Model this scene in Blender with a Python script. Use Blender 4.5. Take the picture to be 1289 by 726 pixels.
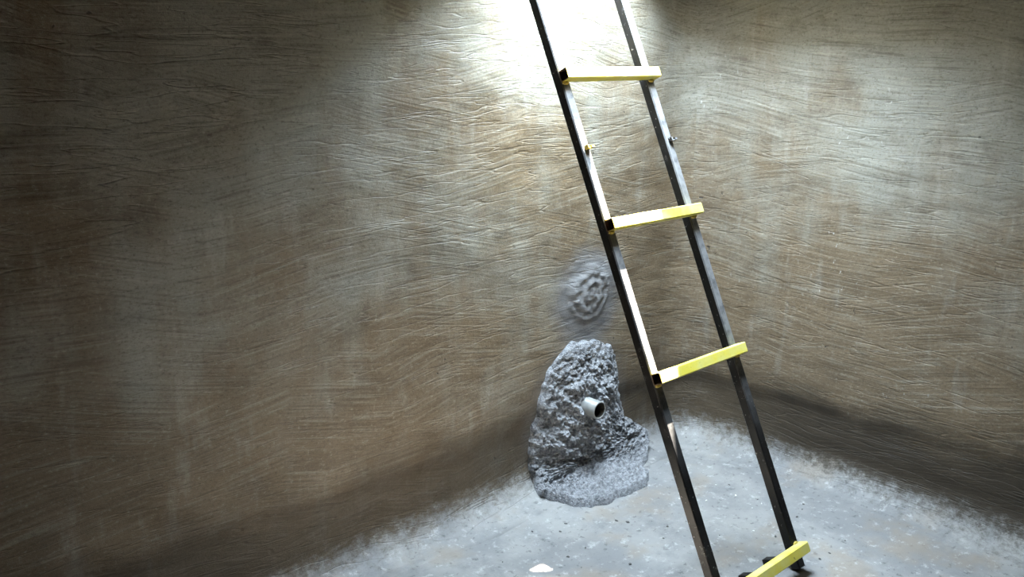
import bpy, bmesh, math, random
from mathutils import Vector, Matrix, noise

for o in list(bpy.data.objects):
    bpy.data.objects.remove(o, do_unlink=True)
scene = bpy.context.scene
col = scene.collection
R = math.radians

# ------------------------------------------------------------------ camera
# World frame: X runs along the left wall towards the far corner (right wall at X=0),
# Y runs towards the left wall (left wall at Y=0), Z up, floor at Z=0.
EYE = Vector((-3.044, -2.212, 1.56))
PITCH = 0.2466
FWD = Vector((0.680, 0.734, 0)).normalized()
cam_d = bpy.data.cameras.new('camera')
cam = bpy.data.objects.new('camera', cam_d)
col.objects.link(cam)
cam.location = EYE
look = FWD * math.cos(PITCH) + Vector((0, 0, -math.sin(PITCH)))
cam.rotation_euler = look.to_track_quat('-Z', 'Y').to_euler()
cam_d.sensor_width = 36
cam_d.lens = 1137.8 / 1289 * 36
cam_d.clip_start = 0.02
scene.camera = cam

# ------------------------------------------------------------------ light
CEIL = 1.88            # underside of the roof slab
SLAB = 0.12
RIM = 2.25             # top of the hatch kerb
HX0, HX1 = -1.09, -0.44
HY0, HY1 = -0.72, -0.03

w = bpy.data.worlds.new('sky')
scene.world = w
w.use_nodes = True
bg = w.node_tree.nodes['Background']
bg.inputs['Color'].default_value = (0.71, 0.87, 1.0, 1)
bg.inputs['Strength'].default_value = 225.0

sun_d = bpy.data.lights.new('sun', 'SUN')
sun = bpy.data.objects.new('sun', sun_d)
col.objects.link(sun)
SUN_DIR = Vector((0.345, 0.156, 1.0)).normalized()
sun.rotation_euler = (-SUN_DIR).to_track_quat('-Z', 'Y').to_euler()
sun.location = (0.5, 0.2, 5)
sun_d.energy = 290
sun_d.angle = R(0.6)
sun_d.color = (1.0, 0.91, 0.76)

portal_d = bpy.data.lights.new('hatch_portal', 'AREA')   # only guides sky sampling, gives no light itself
portal_d.shape = 'RECTANGLE'
portal_d.size = HX1 - HX0
portal_d.size_y = HY1 - HY0
portal_d.cycles.is_portal = True
portal = bpy.data.objects.new('hatch_portal', portal_d)
col.objects.link(portal)
portal.location = ((HX0 + HX1) / 2, (HY0 + HY1) / 2, RIM + 0.005)

scene.view_settings.view_transform = 'Standard'
scene.view_settings.look = 'None'
scene.view_settings.gamma = 1.0
scene.view_settings.use_curve_mapping = False
scene.view_settings.exposure = -0.85

# ------------------------------------------------------------------ node helper
class NT:
    def __init__(self, name):
        self.m = bpy.data.materials.new(name)
        self.m.use_nodes = True
        self.t = self.m.node_tree
        self.bsdf = self.t.nodes['Principled BSDF']
        self.tc = self.t.nodes.new('ShaderNodeTexCoord').outputs['Object']
    def n(self, kind, **kw):
        nd = self.t.nodes.new(kind)
        for k, v in kw.items():
            setattr(nd, k, v)
        return nd
    def put(self, sock, v):
        if isinstance(v, bpy.types.NodeSocket):
            self.t.links.new(v, sock)
        elif v is not None:
            if isinstance(v, (tuple, list)) and len(v) == 3 and sock.type == 'RGBA':
                v = tuple(v) + (1,)
            sock.default_value = v
    def mapping(self, vec=None, scale=(1, 1, 1), rot=(0, 0, 0), loc=(0, 0, 0)):
        nd = self.n('ShaderNodeMapping')
        self.put(nd.inputs['Vector'], vec or self.tc)
        nd.inputs['Scale'].default_value = scale
        nd.inputs['Rotation'].default_value = rot
        nd.inputs['Location'].default_value = loc
        return nd.outputs[0]
    def noise(self, vec=None, scale=1.0, detail=4, rough=0.55, dist=0.0, color=False):
        nd = self.n('ShaderNodeTexNoise')
        self.put(nd.inputs['Vector'], vec or self.tc)
        nd.inputs['Scale'].default_value = scale
        nd.inputs['Detail'].default_value = detail
        nd.inputs['Roughness'].default_value = rough
        nd.inputs['Distortion'].default_value = dist
        return nd.outputs['Color' if color else 'Fac']
    def voronoi(self, vec=None, scale=1.0, feature='F1'):
        nd = self.n('ShaderNodeTexVoronoi', feature=feature)
        self.put(nd.inputs['Vector'], vec or self.tc)
        nd.inputs['Scale'].default_value = scale
        return nd.outputs['Distance']
    def ramp(self, fac, a, b, c0=0.0, c1=1.0):
        nd = self.n('ShaderNodeMapRange', interpolation_type='SMOOTHSTEP')
        self.put(nd.inputs['Value'], fac)
        nd.inputs['From Min'].default_value = a
        nd.inputs['From Max'].default_value = b
        nd.inputs['To Min'].default_value = c0
        nd.inputs['To Max'].default_value = c1
        return nd.outputs[0]
    def mix(self, fac, a, b, blend='MIX'):
        nd = self.n('ShaderNodeMix', data_type='RGBA', blend_type=blend)
        self.put(nd.inputs['Factor'], fac)
        self.put(nd.inputs[6], a)
        self.put(nd.inputs[7], b)
        return nd.outputs[2]
    def math(self, op, a, b=None):
        nd = self.n('ShaderNodeMath', operation=op)
        self.put(nd.inputs[0], a)
        if b is not None:
            self.put(nd.inputs[1], b)
        return nd.outputs[0]
    def addvec(self, vec, colr, amt):
        s = self.n('ShaderNodeVectorMath', operation='SUBTRACT')
        self.put(s.inputs[0], colr)
        s.inputs[1].default_value = (0.5, 0.5, 0.5)
        m = self.n('ShaderNodeVectorMath', operation='MULTIPLY')
        self.t.links.new(s.outputs[0], m.inputs[0])
        m.inputs[1].default_value = (amt, amt, amt)
        a = self.n('ShaderNodeVectorMath', operation='ADD')
        self.put(a.inputs[0], vec)
        self.t.links.new(m.outputs[0], a.inputs[1])
        return a.outputs[0]
    def bump(self, h, dist, strength=1.0, normal=None):
        nd = self.n('ShaderNodeBump')
        nd.inputs['Strength'].default_value = strength
        nd.inputs['Distance'].default_value = dist
        self.put(nd.inputs['Height'], h)
        if normal is not None:
            self.put(nd.inputs['Normal'], normal)
        return nd.outputs[0]
    def out(self, color=None, rough=None, metal=None, normal=None, spec=None):
        self.put(self.bsdf.inputs['Base Color'], color)
        self.put(self.bsdf.inputs['Roughness'], rough)
        self.put(self.bsdf.inputs['Metallic'], metal)
        self.put(self.bsdf.inputs['Normal'], normal)
        if spec is not None:
            self.bsdf.inputs['Specular IOR Level'].default_value = spec
        return self.m

CEMENT_PALE = (0.50, 0.50, 0.49)

def floor_color(g):
    big = g.noise(scale=2.4, detail=5, rough=0.6)
    c = g.mix(g.ramp(big, 0.38, 0.62), (0.185, 0.185, 0.188), (0.265, 0.26, 0.252))
    mid = g.noise(scale=7, detail=8, rough=0.74)
    c = g.mix(g.ramp(mid, 0.48, 0.66, 0, 0.8), c, (0.17, 0.17, 0.175))
    fl = g.noise(scale=36, detail=5, rough=0.7)
    c = g.mix(g.ramp(fl, 0.58, 0.66, 0, 0.6), c, (0.06, 0.06, 0.062))
    warm = g.noise(g.mapping(loc=(4.1, 2.2, 0)), scale=4, detail=5)
    c = g.mix(g.ramp(warm, 0.50, 0.68, 0, 0.6), c, (0.23, 0.19, 0.15))
    wh = g.noise(g.mapping(loc=(1.3, 7.7, 0)), scale=22, detail=7, rough=0.78)
    return g.mix(g.ramp(wh, 0.54, 0.68, 0, 0.8), c, (0.40, 0.40, 0.39))

def wall_material(name, axis, brown, grey, grey_amt, foot_dark_amt, slurry, smear=()):
    """Trowelled cement plaster. axis 'X': the wall runs along X; axis 'Y': along Y."""
    g = NT(name)
    sep = g.n('ShaderNodeSeparateXYZ')
    g.t.links.new(g.tc, sep.inputs[0])
    z = sep.outputs['Z']
    swirl = g.noise(scale=0.9, detail=1, color=True)
    P = g.addvec(g.tc, swirl, 0.16)
    def stroke(ang, fine, along, seed):
        rot = (0, R(ang), 0) if axis == 'X' else (R(-ang), 0, 0)
        v = g.mapping(P, rot=rot)
        sc = (along, fine * 0.3, fine) if axis == 'X' else (fine * 0.3, along, fine)
        return g.noise(g.mapping(v, scale=sc, loc=(seed, seed * 1.7, seed * 0.6)), scale=1, detail=4, rough=0.5)
    s1 = stroke(2, 150, 3.2, 1.0)
    s2 = stroke(-15, 160, 3.6, 4.0)
    s3 = stroke(9, 110, 3.0, 9.0)
    msk = g.ramp(g.noise(g.mapping(scale=(1, 1, 1.3), loc=(3, 1, 8)), scale=2.1, detail=2), 0.42, 0.58)
    msk2 = g.ramp(g.noise(g.mapping(loc=(9, 5, 2)), scale=2.6, detail=2), 0.48, 0.60)
    s12 = g.mix(msk, s1, s2)
    s123 = g.mix(msk2, s12, s3)
    # colour
    big = g.noise(g.mapping(scale=(1, 1, 1.2), loc=(2, 3, 1)), scale=1.6, detail=5, rough=0.6)
    vs = (9, 9, 0.9)
    drip = g.noise(g.mapping(P, scale=vs), scale=1, detail=5, rough=0.6)
    bd = g.math('ADD', g.math('MULTIPLY', big, 0.72), g.math('MULTIPLY', drip, 0.28))
    # sediment-brown below the old water line, greyer cement above it
    bd = g.math('ADD', bd, g.math('MULTIPLY', g.math('SUBTRACT', z, 1.12), 0.12 if axis == 'X' else 0.26))
    c = g.mix(g.ramp(bd, 0.42 - grey_amt, 0.66 - grey_amt), brown, grey)
    drk = g.noise(g.mapping(P, scale=(4, 4, 6), loc=(7, 7, 7)), scale=1, detail=6, rough=0.68)
    c = g.mix(g.ramp(drk, 0.50, 0.70, 0, 0.5), c, tuple(q * 0.45 for q in brown))
    lt = g.noise(g.mapping(P, scale=(16, 16, 3.0), loc=(5, 8, 1)), scale=1, detail=5, rough=0.6)
    c = g.mix(g.ramp(lt, 0.54, 0.72, 0, 0.22), c, (0.34, 0.33, 0.30))
    grit = g.noise(g.mapping(scale=(1, 1, 1.6)), scale=85, detail=5, rough=0.75)
    c = g.mix(g.ramp(s123, 0.50, 0.70, 0.0, 0.30), c, tuple(min(1, q * 1.55) for q in grey))
    c = g.mix(g.ramp(s123, 0.48, 0.32, 0.0, 0.45), c, tuple(q * 0.45 for q in brown))
    c = g.mix(g.ramp(grit, 0.52, 0.68, 0.0, 0.6), c, tuple(q * 0.42 for q in brown))
    c = g.mix(g.ramp(grit, 0.44, 0.32, 0.0, 0.45), c, tuple(min(1, q * 1.6) for q in grey))
    gran = g.noise(scale=140, detail=3, rough=0.7)
    c = g.mix(g.ramp(gran, 0.55, 0.75, 0, 0.5), c, tuple(q * 0.4 for q in brown))
    # pale dried drips
    sp_ = g.voronoi(g.mapping(g.addvec(g.tc, g.noise(scale=60, detail=2, color=True), 0.02), scale=(48, 48, 20)), 1.0)
    c = g.mix(g.math('MULTIPLY', g.ramp(sp_, 0.18, 0.08, 0, 0.0 if axis == 'X' else 0.6), g.ramp(g.noise(g.mapping(loc=(2, 6, 3.2)), scale=2.2, detail=3), 0.56, 0.66)), c, (0.42, 0.42, 0.40))
    # irregular band of darker colour along the lowest lift of plaster
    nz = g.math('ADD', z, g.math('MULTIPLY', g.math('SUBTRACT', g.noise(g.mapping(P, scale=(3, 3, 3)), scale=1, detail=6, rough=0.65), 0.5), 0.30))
    foot_dark = g.math('MULTIPLY', g.ramp(nz, 0.40, 0.22, 0, foot_dark_amt), g.ramp(sep.outputs['Y'], -0.12, -0.6, 0.6, 1.0))
    c = g.mix(foot_dark, c, tuple(q * 0.28 for q in brown))
    # pale cement slurry carried up from the floor
    ze = g.math('ADD', z, g.math('ADD', g.math('MULTIPLY', sep.outputs['X'], -0.004), g.math('MULTIPLY', sep.outputs['Y'], -0.02)))
    fz = g.math('ADD', ze, g.math('MULTIPLY', g.math('SUBTRACT', g.noise(g.mapping(scale=(1, 1, 1.4)), scale=30, detail=8, rough=0.80), 0.5), 0.26))
    fm = g.ramp(fz, slurry + 0.055, slurry - 0.05)
    c = g.mix(fm, c, floor_color(g))
    # thin grey mortar wiped over the plaster around the repairs
    for (sx, sz, rx, rz, amt) in smear:
        v = g.mapping(g.addvec(g.tc, g.noise(scale=7, detail=5, rough=0.65, color=True), 0.10), loc=(-sx / rx, 0, -sz / rz), scale=(1 / rx, 0, 1 / rz))
        ln = g.n('ShaderNodeVectorMath', operation='LENGTH')
        g.t.links.new(v, ln.inputs[0])
        c = g.mix(g.ramp(ln.outputs['Value'], 1.0, 0.55, 0, amt), c, g.mix(g.ramp(s123, 0.35, 0.65), (0.105, 0.105, 0.111), (0.165, 0.167, 0.174)))
    # pits
    pit = g.voronoi(g.addvec(g.tc, g.noise(scale=30, detail=2, color=True), 0.05), 16)
    pm = g.math('MULTIPLY', g.ramp(pit, 0.10, 0.04), g.ramp(g.noise(g.mapping(loc=(3, 3, 9)), scale=2.5, detail=2), 0.56, 0.66))
    c = g.mix(pm, c, (0.03, 0.025, 0.02))
    # relief
    h = g.math('ADD', g.math('ADD', s123, g.math('MULTIPLY', grit, 0.7)), g.math('MULTIPLY', gran, 0.18))
    h = g.math('SUBTRACT', h, g.math('MULTIPLY', pm, 0.8))
    n1 = g.bump(h, 0.006, 0.40)
    scr = g.noise(g.mapping(P, scale=(2.2, 2.2, 26), loc=(6, 2, 5)), scale=1, detail=2)
    line = g.math('ABSOLUTE', g.math('SUBTRACT', scr, 0.5))
    n2 = g.bump(g.ramp(line, 0.0, 0.02), 0.003, 0.5, n1)
    rough = g.ramp(g.noise(scale=9, detail=3), 0.3, 0.7, 0.50, 0.72)
    return g.out(c, rough, 0, n2, 0.4)

def make_floor_mat():
    g = NT('floor_cement')
    c = floor_color(g)
    h = g.math('ADD', g.noise(scale=18, detail=7, rough=0.65), g.math('MULTIPLY', g.noise(scale=150, detail=3), 0.2))
    return g.out(c, 0.62, 0, g.bump(h, 0.008, 0.5), 0.35)

def make_mortar(name, c0, c1, sc, dist):
    g = NT(name)
    a = g.noise(scale=sc, detail=6, rough=0.7)
    b = g.noise(scale=5, detail=4)
    c = g.mix(g.ramp(a, 0.35, 0.65), c0, c1)
    c = g.mix(g.ramp(b, 0.5, 0.7, 0, 0.4), c, tuple(q * 0.6 for q in c0))
    v = g.voronoi(scale=sc * 2.2)
    h = g.math('ADD', a, g.math('MULTIPLY', v, 0.5))
    return g.out(c, 0.85, 0, g.bump(h, dist, 0.9), 0.15)

def make_black_paint():
    g = NT('worn_black_paint')
    a = g.noise(scale=26, detail=7, rough=0.72)
    b = g.noise(g.mapping(loc=(5, 5, 5)), scale=90, detail=4, rough=0.7)
    d = g.noise(g.mapping(loc=(1, 9, 5)), scale=6, detail=3)
    c = g.mix(g.ramp(d, 0.35, 0.65), (0.005, 0.005, 0.0055), (0.012, 0.011, 0.0105))
    c = g.mix(g.ramp(a, 0.60, 0.70, 0, 0.5), c, (0.13, 0.13, 0.135))
    c = g.mix(g.ramp(b, 0.64, 0.70, 0, 0.6), c, (0.42, 0.41, 0.40))
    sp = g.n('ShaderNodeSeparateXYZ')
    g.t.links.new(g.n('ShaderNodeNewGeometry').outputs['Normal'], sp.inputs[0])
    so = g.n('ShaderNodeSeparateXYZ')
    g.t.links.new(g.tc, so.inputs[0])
    dust_and_sunlit = g.math('MULTIPLY', g.ramp(sp.outputs['Z'], 0.15, 0.40), g.ramp(so.outputs['Z'], 0.35, 0.75))  # dust on upward faces; the height fade paints the sunlit stretch paler
    dust_and_sunlit = g.math('MULTIPLY', dust_and_sunlit, g.ramp(g.noise(scale=35, detail=6, rough=0.7), 0.25, 0.6, 0.35, 1.0))
    c = g.mix(dust_and_sunlit, c, (0.17, 0.17, 0.175))
    rough = g.ramp(a, 0.4, 0.7, 0.30, 0.6)
    return g.out(c, rough, 0, g.bump(g.math('ADD', a, g.math('MULTIPLY', b, .3)), 0.002, 0.5), 0.22)

def make_yellow():
    g = NT('yellow_paint')
    a = g.noise(scale=45, detail=6, rough=0.7)
    d = g.noise(g.mapping(loc=(3, 2, 1)), scale=14, detail=4)
    c = g.mix(g.ramp(d, 0.35, 0.65), (0.72, 0.60, 0.075), (0.68, 0.62, 0.19))
    c = g.mix(g.ramp(a, 0.64, 0.70, 0, 0.75), c, (0.12, 0.09, 0.04))
    return g.out(c, 0.45, 0, g.bump(a, 0.002, 0.4), 0.5)

def make_plain(name, c0, c1, scale, rough, spec=0.4, metal=0.0):
    g = NT(name)
    a = g.noise(scale=scale, detail=5, rough=0.65)
    return g.out(g.mix(g.ramp(a, 0.35, 0.65), c0, c1), rough, metal, g.bump(a, 0.002, 0.4), spec)

M = {}
BROWN, GREY = (0.133, 0.097, 0.059), (0.198, 0.190, 0.160)
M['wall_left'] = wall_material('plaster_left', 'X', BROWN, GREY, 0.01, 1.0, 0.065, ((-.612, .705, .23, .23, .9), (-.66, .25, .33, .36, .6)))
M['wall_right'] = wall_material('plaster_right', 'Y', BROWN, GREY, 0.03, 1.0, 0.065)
M['floor'] = make_floor_mat()
M['ceiling'] = make_plain('ceiling_concrete', (0.14, 0.11, 0.08), (0.20, 0.16, 0.115), 9, 0.8)
M['kerb'] = make_plain('kerb_concrete', (0.27, 0.255, 0.22), (0.33, 0.315, 0.28), 12, 0.8)
M['mortar'] = make_mortar('rough_mortar', (0.14, 0.143, 0.153), (0.34, 0.346, 0.365), 85, 0.009)
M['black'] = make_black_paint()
M['yellow'] = make_yellow()
M['rust'] = make_plain('rusty_steel', (0.05, 0.025, 0.015), (0.16, 0.09, 0.05), 60, 0.7)
M['pvc'] = make_plain('grey_plastic', (0.19, 0.195, 0.195), (0.24, 0.245, 0.24), 30, 0.4, 0.5)
M['bore_shade'] = make_plain('pipe_bore_shade', (0.02, 0.017, 0.013), (0.035, 0.03, 0.024), 50, 0.9)  # near-black colour that paints the shade inside the pipe
M['weld'] = make_plain('painted_weld', (0.35, 0.25, 0.05), (0.55, 0.42, 0.08), 120, 0.5)
M['crumb_dark'] = make_plain('dark_crumb', (0.05, 0.05, 0.05), (0.10, 0.095, 0.09), 80, 0.8)
M['crumb_pale'] = make_plain('pale_crumb', (0.60, 0.60, 0.58), (0.75, 0.74, 0.72), 80, 0.8)

# ------------------------------------------------------------------ mesh helpers
def link(name, me, mat, parent=None, smooth=False):
    me.materials.append(mat)
    o = bpy.data.objects.new(name, me)
    col.objects.link(o)
    if parent is not None:
        o.parent = parent
    if smooth:
        me.polygons.foreach_set('use_smooth', [True] * len(me.polygons))
    return o

def from_py(name, verts, faces, mat, parent=None, smooth=False, recalc=True):
    me = bpy.data.meshes.new(name)
    me.from_pydata(verts, [], faces)
    if recalc:
        bm = bmesh.new()
        bm.from_mesh(me)
        bmesh.ops.recalc_face_normals(bm, faces=bm.faces)
        bm.to_mesh(me)
        bm.free()
    me.update()
    return link(name, me, mat, parent, smooth)

def box_geo(x0, x1, y0, y1, z0, z1, V, F):
    b = len(V)
    V += [(x0, y0, z0), (x1, y0, z0), (x1, y1, z0), (x0, y1, z0), (x0, y0, z1), (x1, y0, z1), (x1, y1, z1), (x0, y1, z1)]
    F += [[b + i for i in f] for f in ((0, 3, 2, 1), (4, 5, 6, 7), (0, 1, 5, 4), (1, 2, 6, 5), (2, 3, 7, 6), (3, 0, 4, 7))]

def nz(x, y, z):
    return noise.noise(Vector((x, y, z)))

def sstep(a, b, x):
    t = max(0.0, min(1.0, (x - a) / (b - a)))
    return t * t * (3 - 2 * t)

def tag(o, label=None, cat=None, group=None, kind=None):
    if label: o['label'] = label
    if cat: o['category'] = cat
    if group: o['group'] = group
    if kind: o['kind'] = kind
    return o

# ------------------------------------------------------------------ tank shell
LX, LY = 3.9, 3.05     # inner size of the tank
RC = 0.16              # rounded vertical corner
COVE0, COVE1 = 0.13, 0.10

def ledge_off(z):
    return 0.022 * (1 - sstep(0.37, 0.78, z)) - 0.036 * (1 - sstep(0.22, 0.37, z))

def wall_und(px, py, z):
    return 0.010 * nz(px * 1.6 + 2, py * 1.6, z * 1.9) + 0.0055 * nz(px * 4.5, py * 4.5 + 3, z * 7) \
        + 0.0026 * nz(px * 9, py * 9, z * 22) + 0.0014 * nz(px * 22, py * 22, z * 45)

def wall_d(px, py, z):
    """how far the uneven plaster stands in front of the wall plane"""
    k = 0.65 + 0.9 * nz(px * 1.3 + 5, py * 1.3, 3.3)
    zz = z + 0.035 * nz(px * 2.1, py * 2.1, 7.7) * (1 - sstep(.6, .8, z)) * sstep(.13, .2, z)
    return ledge_off(zz) * (1 if zz < .25 else 1 + (max(.3, min(1.25, k)) - 1) * sstep(.25, .33, zz)) + wall_und(px, py, z)

def wall_profile():
    """(inward offset, height) from the top of the wall down and out over the coved foot."""
    pts = []
    z = CEIL + 0.06
    while z > COVE0 + 0.001:
        d = ledge_off(z)
        pts.append((d, z))
        z -= 0.0125
    d0 = pts[-1][0]
    for i in range(1, 15):
        a = i / 14 * math.pi / 2
        pts.append((d0 + (COVE1 - d0) * (1 - math.cos(a)), COVE0 * (1 - math.sin(a))))
    pts.append((COVE1 + 0.05, -0.004))
    pts.append((COVE1 + 0.05, -0.05))
    return pts

def plan(kind):
    """list of (centre, outward direction, base radius): point = centre + dir*(radius - d)"""
    L = []
    c = (-RC, -RC)
    if kind == 'left':
        n = 300
        for i in range(n + 1):
            L.append(((-LX - .1 + (LX + .1 - RC) * i / n, 0.0), (0, 1), 0.0))
        for i in range(1, 9):
            a = R(90 - 45 * i / 8)
            L.append((c, (math.cos(a), math.sin(a)), RC))
    elif kind == 'right':
        for i in range(0, 8):
            a = R(45 - 45 * i / 8)
            L.append((c, (math.cos(a), math.sin(a)), RC))
        n = 240
        for i in range(n + 1):
            L.append(((0.0, -RC - (LY + .1 - RC) * i / n), (1, 0), 0.0))
    return L

def build_wall(name, kind, mat):
    prof = wall_profile()
    pl = plan(kind)
    V, F = [], []
    for (cx, cy), (dx, dy), rad in pl:
        for (d, z) in prof:
            px, py = cx + dx * rad, cy + dy * rad
            dd = wall_d(px, py, z) if z > COVE0 else d + 0.25 * wall_und(px, py, z) * (1 + 3 * sstep(0.0, 0.12, z))
            fade = sstep(0.0, 0.12, z)
            zf = z + (0.006 * nz(px * 5, py * 5, 1.1) * (1 - fade) if 0 < z < .12 else 0)
            V.append((cx + dx * (rad - dd), cy + dy * (rad - dd), max(zf, z if z < 0 else 0.0)))
        # back of the wall
        V.append((cx + dx * (rad + 0.15), cy + dy * (rad + 0.15), -0.05))
        V.append((cx + dx * (rad + 0.15), cy + dy * (rad + 0.15), CEIL + 0.06))
    m = len(prof) + 2
    for i in range(len(pl) - 1):
        for j in range(m):
            j2 = (j + 1) % m
            F.append((i * m + j, i * m + j2, (i + 1) * m + j2, (i + 1) * m + j))
    o = from_py(name, V, F, mat, smooth=True)
    return o

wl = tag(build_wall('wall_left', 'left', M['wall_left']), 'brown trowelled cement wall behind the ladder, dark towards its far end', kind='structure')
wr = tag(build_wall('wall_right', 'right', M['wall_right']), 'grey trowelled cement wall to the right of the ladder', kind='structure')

def plain_wall(name, args, mat, label):
    V, F = [], []
    box_geo(*args, V, F)
    return tag(from_py(name, V, F, mat), label, kind='structure')
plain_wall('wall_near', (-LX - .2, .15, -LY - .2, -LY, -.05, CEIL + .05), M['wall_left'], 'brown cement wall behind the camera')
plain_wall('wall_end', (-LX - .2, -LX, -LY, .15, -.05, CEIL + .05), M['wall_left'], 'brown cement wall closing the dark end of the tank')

# floor
V, F = [], []
nx, ny = 170, 140
for i in range(nx + 1):
    for j in range(ny + 1):
        x = -LX - .1 + (LX + .25) * i / nx
        y = -LY - .1 + (LY + .25) * j / ny
        V.append((x, y, 0.004 * nz(x * 2.2, y * 2.2, 0) + 0.0012 * nz(x * 11, y * 11, 4) - 0.002))
for i in range(nx):
    for j in range(ny):
        a = i * (ny + 1) + j
        F.append((a, a + ny + 1, a + ny + 2, a + 1))
tag(from_py('floor', V, F, M['floor'], smooth=True, recalc=False), 'pale dusty cement floor of the tank', kind='structure')

# roof slab with the hatch opening and its raised kerb
V, F = [], []
zx0, zx1, zy0, zy1 = -LX - .25, .3, -LY - .25, .3
for a in ((zx0, HX0, zy0, zy1), (HX1, zx1, zy0, zy1), (HX0, HX1, zy0, HY0), (HX0, HX1, HY1, zy1)):
    box_geo(*a, CEIL, CEIL + SLAB, V, F)
ceil = tag(from_py('ceiling', V, F, M['ceiling']), 'rough concrete roof slab with a square hatch opening', kind='structure')
V, F = [], []
kw = 0.09
for a in ((HX0 - kw, HX0, HY0 - kw, HY1 + kw), (HX1, HX1 + kw, HY0 - kw, HY1 + kw), (HX0, HX1, HY0 - kw, HY0), (HX0, HX1, HY1, HY1 + kw)):
    box_geo(*a, CEIL + SLAB, RIM, V, F)
from_py('hatch_kerb', V, F, M['kerb'], ceil)

# ------------------------------------------------------------------ ladder
LEAN = 0.4288
S = 0.0341                 # square tube size
WR = 0.40                  # spacing of the rails
Uv = Vector((1, 0, 0))
Rv = Vector((0, math.sin(LEAN), math.cos(LEAN)))       # up along the rail, leaning to the left wall
Nv = Vector((0, -math.cos(LEAN), math.sin(LEAN)))      # out of the ladder's front
O0 = Vector((-1.058, -0.259, 1.56))                    # front outer edge of the left rail at eye height
FOOT = -(1.56 - S * math.sin(LEAN)) / math.cos(LEAN)
TOPR = 0.475
base = O0 + Rv * FOOT + Uv * (WR + S) / 2
base.z = 0
ladder = bpy.data.objects.new('ladder', None)
col.objects.link(ladder)
ladder.location = base
tag(ladder, 'black steel ladder with yellow rungs leaning up through the hatch', 'ladder')

def L(cu, cr, cn):
    return (O0 + Uv * cu + Rv * cr + Nv * cn) - base

def tube_bar(name, length, size_a, size_b, wall, mat, parent, frame, inner_mat=None, bevel=0.003, seg=1):
    """hollow rectangular tube along local z of frame (4x4), open ended"""
    V, F = [], []
    def ring(z, inset):
        a, b = size_a / 2 - inset, size_b / 2 - inset
        k = bevel if inset == 0 else bevel * 0.5
        pts = [(-a + k, -b), (a - k, -b), (a, -b + k), (a, b - k), (a - k, b), (-a + k, b), (-a, b - k), (-a, -b + k)]
        i0 = len(V)
        V.extend([tuple(frame @ Vector((p[0], p[1], z))) for p in pts])
        return i0
    outer = [ring(length * i / seg, 0) for i in range(seg + 1)]
    inner = [ring(0, wall), ring(length, wall)]
    for a, b in zip(outer[:-1], outer[1:]):
        for i in range(8):
            F.append((a + i, a + (i + 1) % 8, b + (i + 1) % 8, b + i))
    nf_outer = len(F)
    for i in range(8):
        F.append((inner[0] + i, inner[1] + i, inner[1] + (i + 1) % 8, inner[0] + (i + 1) % 8))
    for a, b, flip in ((outer[0], inner[0], 0), (outer[-1], inner[1], 1)):
        for i in range(8):
            f = (a + i, b + i, b + (i + 1) % 8, a + (i + 1) % 8)
            F.append(f if not flip else f[::-1])
    o = from_py(name, V, F, mat, parent)
    if inner_mat is not None:
        o.data.materials.append(inner_mat)
        for k, p in enumerate(o.data.polygons):
            if k >= nf_outer:
                p.material_index = 1
    return o

def frame(origin, zax, xax):
    z = zax.normalized()
    x = xax.normalized()
    y = z.cross(x)
    m = Matrix((x, y, z)).transposed().to_4x4()
    m.translation = origin
    return m

rails = []
for cu in (0.0, WR):
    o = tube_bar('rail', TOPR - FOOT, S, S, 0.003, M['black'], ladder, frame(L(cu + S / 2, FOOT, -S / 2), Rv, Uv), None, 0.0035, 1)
    rails.append(o)

T1, SP = -0.0683, 0.4684
rung_cr = [T1, T1 - SP, T1 - 2 * SP, -1.6575]
def blob(name, c, rad, mat, parent, seed, stretch=(1, 1, 1)):
    bm = bmesh.new()
    bmesh.ops.create_icosphere(bm, subdivisions=2, radius=1)
    for v in bm.verts:
        k = 1 + 0.35 * nz(v.co.x * 1.7 + seed, v.co.y * 1.7, v.co.z * 1.7)
        v.co = Vector((v.co.x * rad * stretch[0] * k, v.co.y * rad * stretch[1] * k, v.co.z * rad * stretch[2] * k)) + c
    me = bpy.data.meshes.new(name)
    bm.to_mesh(me)
    bm.free()
    return link(name, me, mat, parent, True)

for k, cr in enumerate(rung_cr):
    r = tube_bar('rung', 0.437, S, S, 0.0028, M['yellow'], ladder, frame(L(-0.002, cr + S / 2, S / 2), Uv, -Nv), M['rust'], 0.003)
    for cu in (0.012, WR + 0.016):
        blob('weld_bead', L(cu, cr - 0.003, 0.004), 0.009, M['weld'], r, k * 3 + cu, (1.5, 0.7, 0.7))
        if k in (1, 3):
            blob('weld_bead', L(cu, cr + S + 0.002, 0.003), 0.007, M['weld'], r, k * 5 + cu, (1.6, 0.7, 0.7))

# stubs left where a rung was cut away
def stub(cu, mat, seed):
    V, F = [], []
    for (a0, a1, r0, r1, n0, n1) in ((0, .020, 0, .004, -.001, .016), (0.001, .006, .003, .012, -.001, .015), (.013, .024, .002, .008, .009, .019)):
        b = len(V)
        for n_ in (n0, n1):
            for (a, r_) in ((a0, r0), (a1, r0), (a1, r1), (a0, r1)):
                V.append(tuple(L(cu + a + .002 * nz(a * 90 + seed, r_ * 90, n_ * 90), -0.282 + r_, n_)))
        F += [[b + i for i in f] for f in ((0, 3, 2, 1), (4, 5, 6, 7), (0, 1, 5, 4), (1, 2, 6, 5), (2, 3, 7, 6), (3, 0, 4, 7))]
    return from_py('rung_stub', V, F, mat, ladder)
stub(0.010, M['weld'], 1)['label'] = 'jagged yellowish stub of a cut rung'
stub(WR + 0.012, M['black'], 5)['label'] = 'small black stub of a cut rung'

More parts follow.
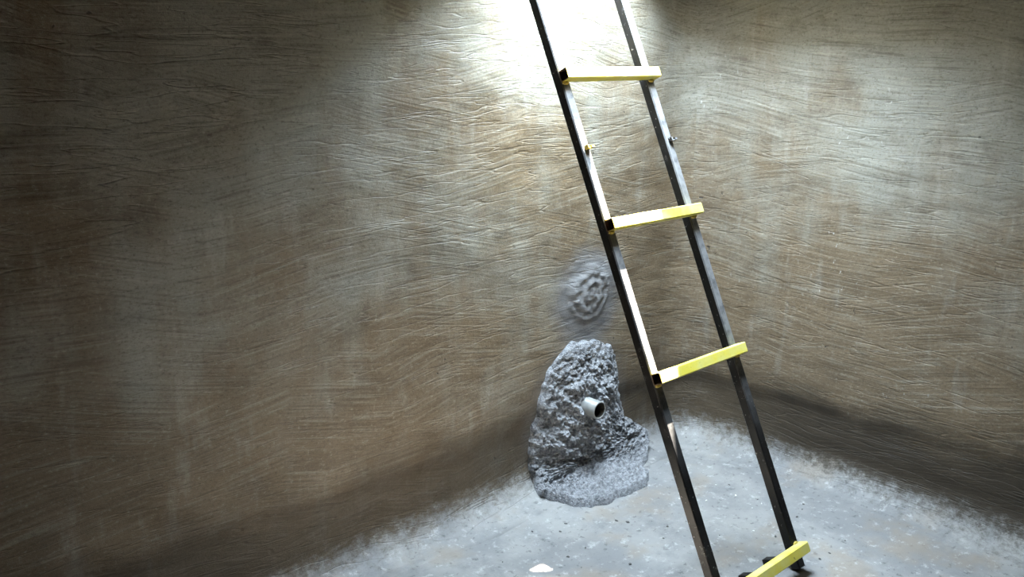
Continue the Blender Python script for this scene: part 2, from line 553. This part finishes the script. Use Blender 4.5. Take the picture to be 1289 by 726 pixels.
# two short black lugs behind the bottom rung
for cu in (0.175, 0.305):
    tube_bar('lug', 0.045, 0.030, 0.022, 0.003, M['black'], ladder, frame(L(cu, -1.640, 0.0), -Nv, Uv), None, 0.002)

# ------------------------------------------------------------------ mortar around the outlet pipe
def unfold(x, q, h):
    """point on the wall (q>0: height) or floor (q<0: distance out), lifted by h"""
    rr = 0.12
    if q >= rr:
        d, z, nd, nzv = max(-0.004, wall_d(x, 0, q)) * sstep(rr, .2, q), q, 1.0, 0.0
    elif q <= -rr:
        d, z, nd, nzv = -q, 0.0, 0.0, 1.0
    else:
        ph = (q + rr) / (2 * rr) * math.pi / 2
        d, z = rr - rr * math.sin(ph), rr - rr * math.cos(ph)
        nd, nzv = math.sin(ph), math.cos(ph)
    return (x, -(d + nd * h), z + nzv * h)

OUT = [(-.58, .535), (-.75, .535), (-.825, .485), (-.86, .40), (-.885, .30), (-.895, .18), (-.90, .06), (-.905, -.04), (-.885, -.10), (-.865, -.175),
       (-.82, -.235), (-.75, -.25), (-.70, -.245), (-.63, -.262), (-.55, -.255), (-.49, -.225), (-.455, -.165), (-.40, -.135), (-.335, -.09),
       (-.28, -.01), (-.255, .06), (-.30, .11), (-.39, .17), (-.43, .30), (-.45, .40), (-.50, .49)]
CX, CQ = -.655, .15
angs = sorted((math.atan2(q - CQ, x - CX), math.hypot(x - CX, q - CQ)) for x, q in OUT)
def outline(a):
    n = len(angs)
    for i in range(n):
        a0, r0 = angs[i]
        a1, r1 = angs[(i + 1) % n]
        if i == n - 1:
            a1 += 2 * math.pi
        aa = a
        if i == n - 1 and aa < a0:
            aa += 2 * math.pi
        if a0 <= aa <= a1:
            return r0 + (r1 - r0) * (aa - a0) / (a1 - a0)
    return angs[0][1]

V, F = [], []
NA, NR = 420, 110
for i in range(NR + 1):
    t = i / NR
    for j in range(NA):
        a = -math.pi + 2 * math.pi * j / NA
        ro = outline(a) * (1 + 0.05 * nz(math.cos(a) * 4, math.sin(a) * 4, 2) + 0.03 * nz(math.cos(a) * 13, math.sin(a) * 13, 6))
        x, q = CX + ro * t * math.cos(a), CQ + ro * t * math.sin(a)
        flo = 1 - sstep(-0.06, 0.2, q)
        edge = 0.012 + 0.020 * flo
        bulge = 0.055 * math.exp(-(((x + .665) / .15) ** 2 + ((q - .27) / .17) ** 2)) + 0.035 * (1 - t * t) + 0.02 * math.exp(-(((x + .70) / .12) ** 2 + ((q - .16) / .10) ** 2))
        lump = 0.016 * nz(x * 13, q * 13, 1) + 0.013 * nz(x * 29, q * 29, 5) + 0.012 * nz(x * 62, q * 62, 9) + 0.011 * nz(x * 115, q * 115, 2)
        bulge -= 0.035 * math.exp(-((x + .655) / .030) ** 2) * sstep(.04, .12, q) * sstep(.30, .24, q)
        hh = edge + bulge + lump * min(1, (1 - t) * 5 + .25)
        if i == NR:
            hh = -0.03
        V.append(unfold(x, q, max(hh, 0.003 if i < NR else -0.03)))
for i in range(NR):
    for j in range(NA):
        j2 = (j + 1) % NA
        F.append((i * NA + j, (i + 1) * NA + j, (i + 1) * NA + j2, i * NA + j2))
mound = from_py('mortar_mound', V, F, M['mortar'], recalc=True, smooth=True)
tag(mound, 'rough grey mortar heaped around the outlet pipe at the wall foot', 'mortar')

# round smoothed patch above it
V, F = [], []
NA, NR = 120, 40
pcx, pcz, prx, prz = -.612, .718, .180, .165
for i in range(NR + 1):
    t = i / NR
    for j in range(NA):
        a = 2 * math.pi * j / NA
        k = 1 + 0.10 * nz(math.cos(a) * 1.5, math.sin(a) * 1.5, 3)
        x, z = pcx + prx * k * t * math.cos(a), pcz + prz * k * t * math.sin(a)
        sw = 0.004 * math.sin(t * 26 + 3 * nz(x * 9, z * 9, 1) + a) * (1 - t) * (t > .12)
        inner = sstep(0.72, 0.5, t)
        h = 0.002 + 0.004 * (1 - t) + 0.010 * inner * (1 - .4 * t) + sw * inner + (0.007 * nz(x * 22, z * 22, 8) + .005 * nz(x * 48, z * 48, 3)) * inner + .001 * nz(x * 20, z * 60, 2) - .004 * t ** 6
        if i == NR:
            h = -0.03
        V.append((x, -h - wall_d(x, 0, z), z))
for i in range(NR):
    for j in range(NA):
        j2 = (j + 1) % NA
        F.append((i * NA + j, i * NA + j2, (i + 1) * NA + j2, (i + 1) * NA + j))
tag(from_py('mortar_patch', V, F, M['wall_left'], smooth=True), 'round smoothed grey mortar patch on the wall above the pipe', 'mortar patch')

# outlet pipe
def lathe_pipe(x, z, y_in, y_out, ro, ri):
    V, F = [], []
    N = 40
    prof = [(ro, y_in), (ro, y_out + .002), (ro - .002, y_out), (ri + .001, y_out), (ri, y_out + .002), (ri, y_in)]
    for (r_, y) in prof:
        for i in range(N):
            a = 2 * math.pi * i / N
            V.append((x + r_ * math.cos(a), y, z + r_ * math.sin(a)))
    for k in range(len(prof) - 1):
        for i in range(N):
            F.append((k * N + i, k * N + (i + 1) % N, (k + 1) * N + (i + 1) % N, (k + 1) * N + i))
    o = from_py('outlet_pipe', V, F, M['pvc'], smooth=True)
    o.data.materials.append(M['bore_shade'])
    for p in o.data.polygons[4 * N:]:
        p.material_index = 1
    return o
pipe = lathe_pipe(-.688, .312, 0.10, -.145, .034, .0285)
tag(pipe, 'short grey plastic pipe end sticking out of the rough mortar', 'pipe')

# ------------------------------------------------------------------ crumbs on the floor
rnd = random.Random(4)
def crumb_mesh(seed):
    bm = bmesh.new()
    bmesh.ops.create_icosphere(bm, subdivisions=1, radius=1)
    for v in bm.verts:
        v.co *= 1 + 0.5 * nz(v.co.x + seed * 3.1, v.co.y * 1.3, v.co.z)
        v.co.z *= 0.55
    me = bpy.data.meshes.new('crumb')
    bm.to_mesh(me)
    bm.free()
    return me
dark_m = [crumb_mesh(i) for i in range(4)]
pale_m = [crumb_mesh(i + 9) for i in range(3)]
for m_ in dark_m: m_.materials.append(M['crumb_dark'])
for m_ in pale_m: m_.materials.append(M['crumb_pale'])
def crumb(x, y, s, dark):
    o = bpy.data.objects.new('mortar_crumb', rnd.choice(dark_m if dark else pale_m))
    col.objects.link(o)
    o.location = (x, y, s * 0.3 + 0.004 * nz(x * 2.2, y * 2.2, 0) + 0.0012 * nz(x * 11, y * 11, 4) - 0.002)
    o.rotation_euler = (0, 0, rnd.uniform(0, 6.28))
    o.scale = (s * rnd.uniform(.8, 1.5), s * rnd.uniform(.6, 1.0), s)
    if dark:
        tag(o, 'tiny dark mortar crumb lying on the pale floor', 'crumb', 'dark mortar crumbs on the floor')
    else:
        tag(o, 'tiny whitish plaster crumb lying on the floor', 'crumb', 'whitish plaster crumbs on the floor')
for p in ((-1.091, -.206), (-1.021, -.271), (-.825, -.355), (-.805, -.389), (-1.12, -.403), (-1.005, -.567), (-.726, -.5)):
    crumb(p[0], p[1], rnd.uniform(.004, .006), True)
for i in range(22):
    crumb(rnd.uniform(-1.3, -.15), rnd.uniform(-1.0, -.22), rnd.uniform(.0025, .005), True)
for i in range(12):
    crumb(rnd.uniform(-.75, -.3), rnd.uniform(-.75, -.35), rnd.uniform(.0025, .0045), False)
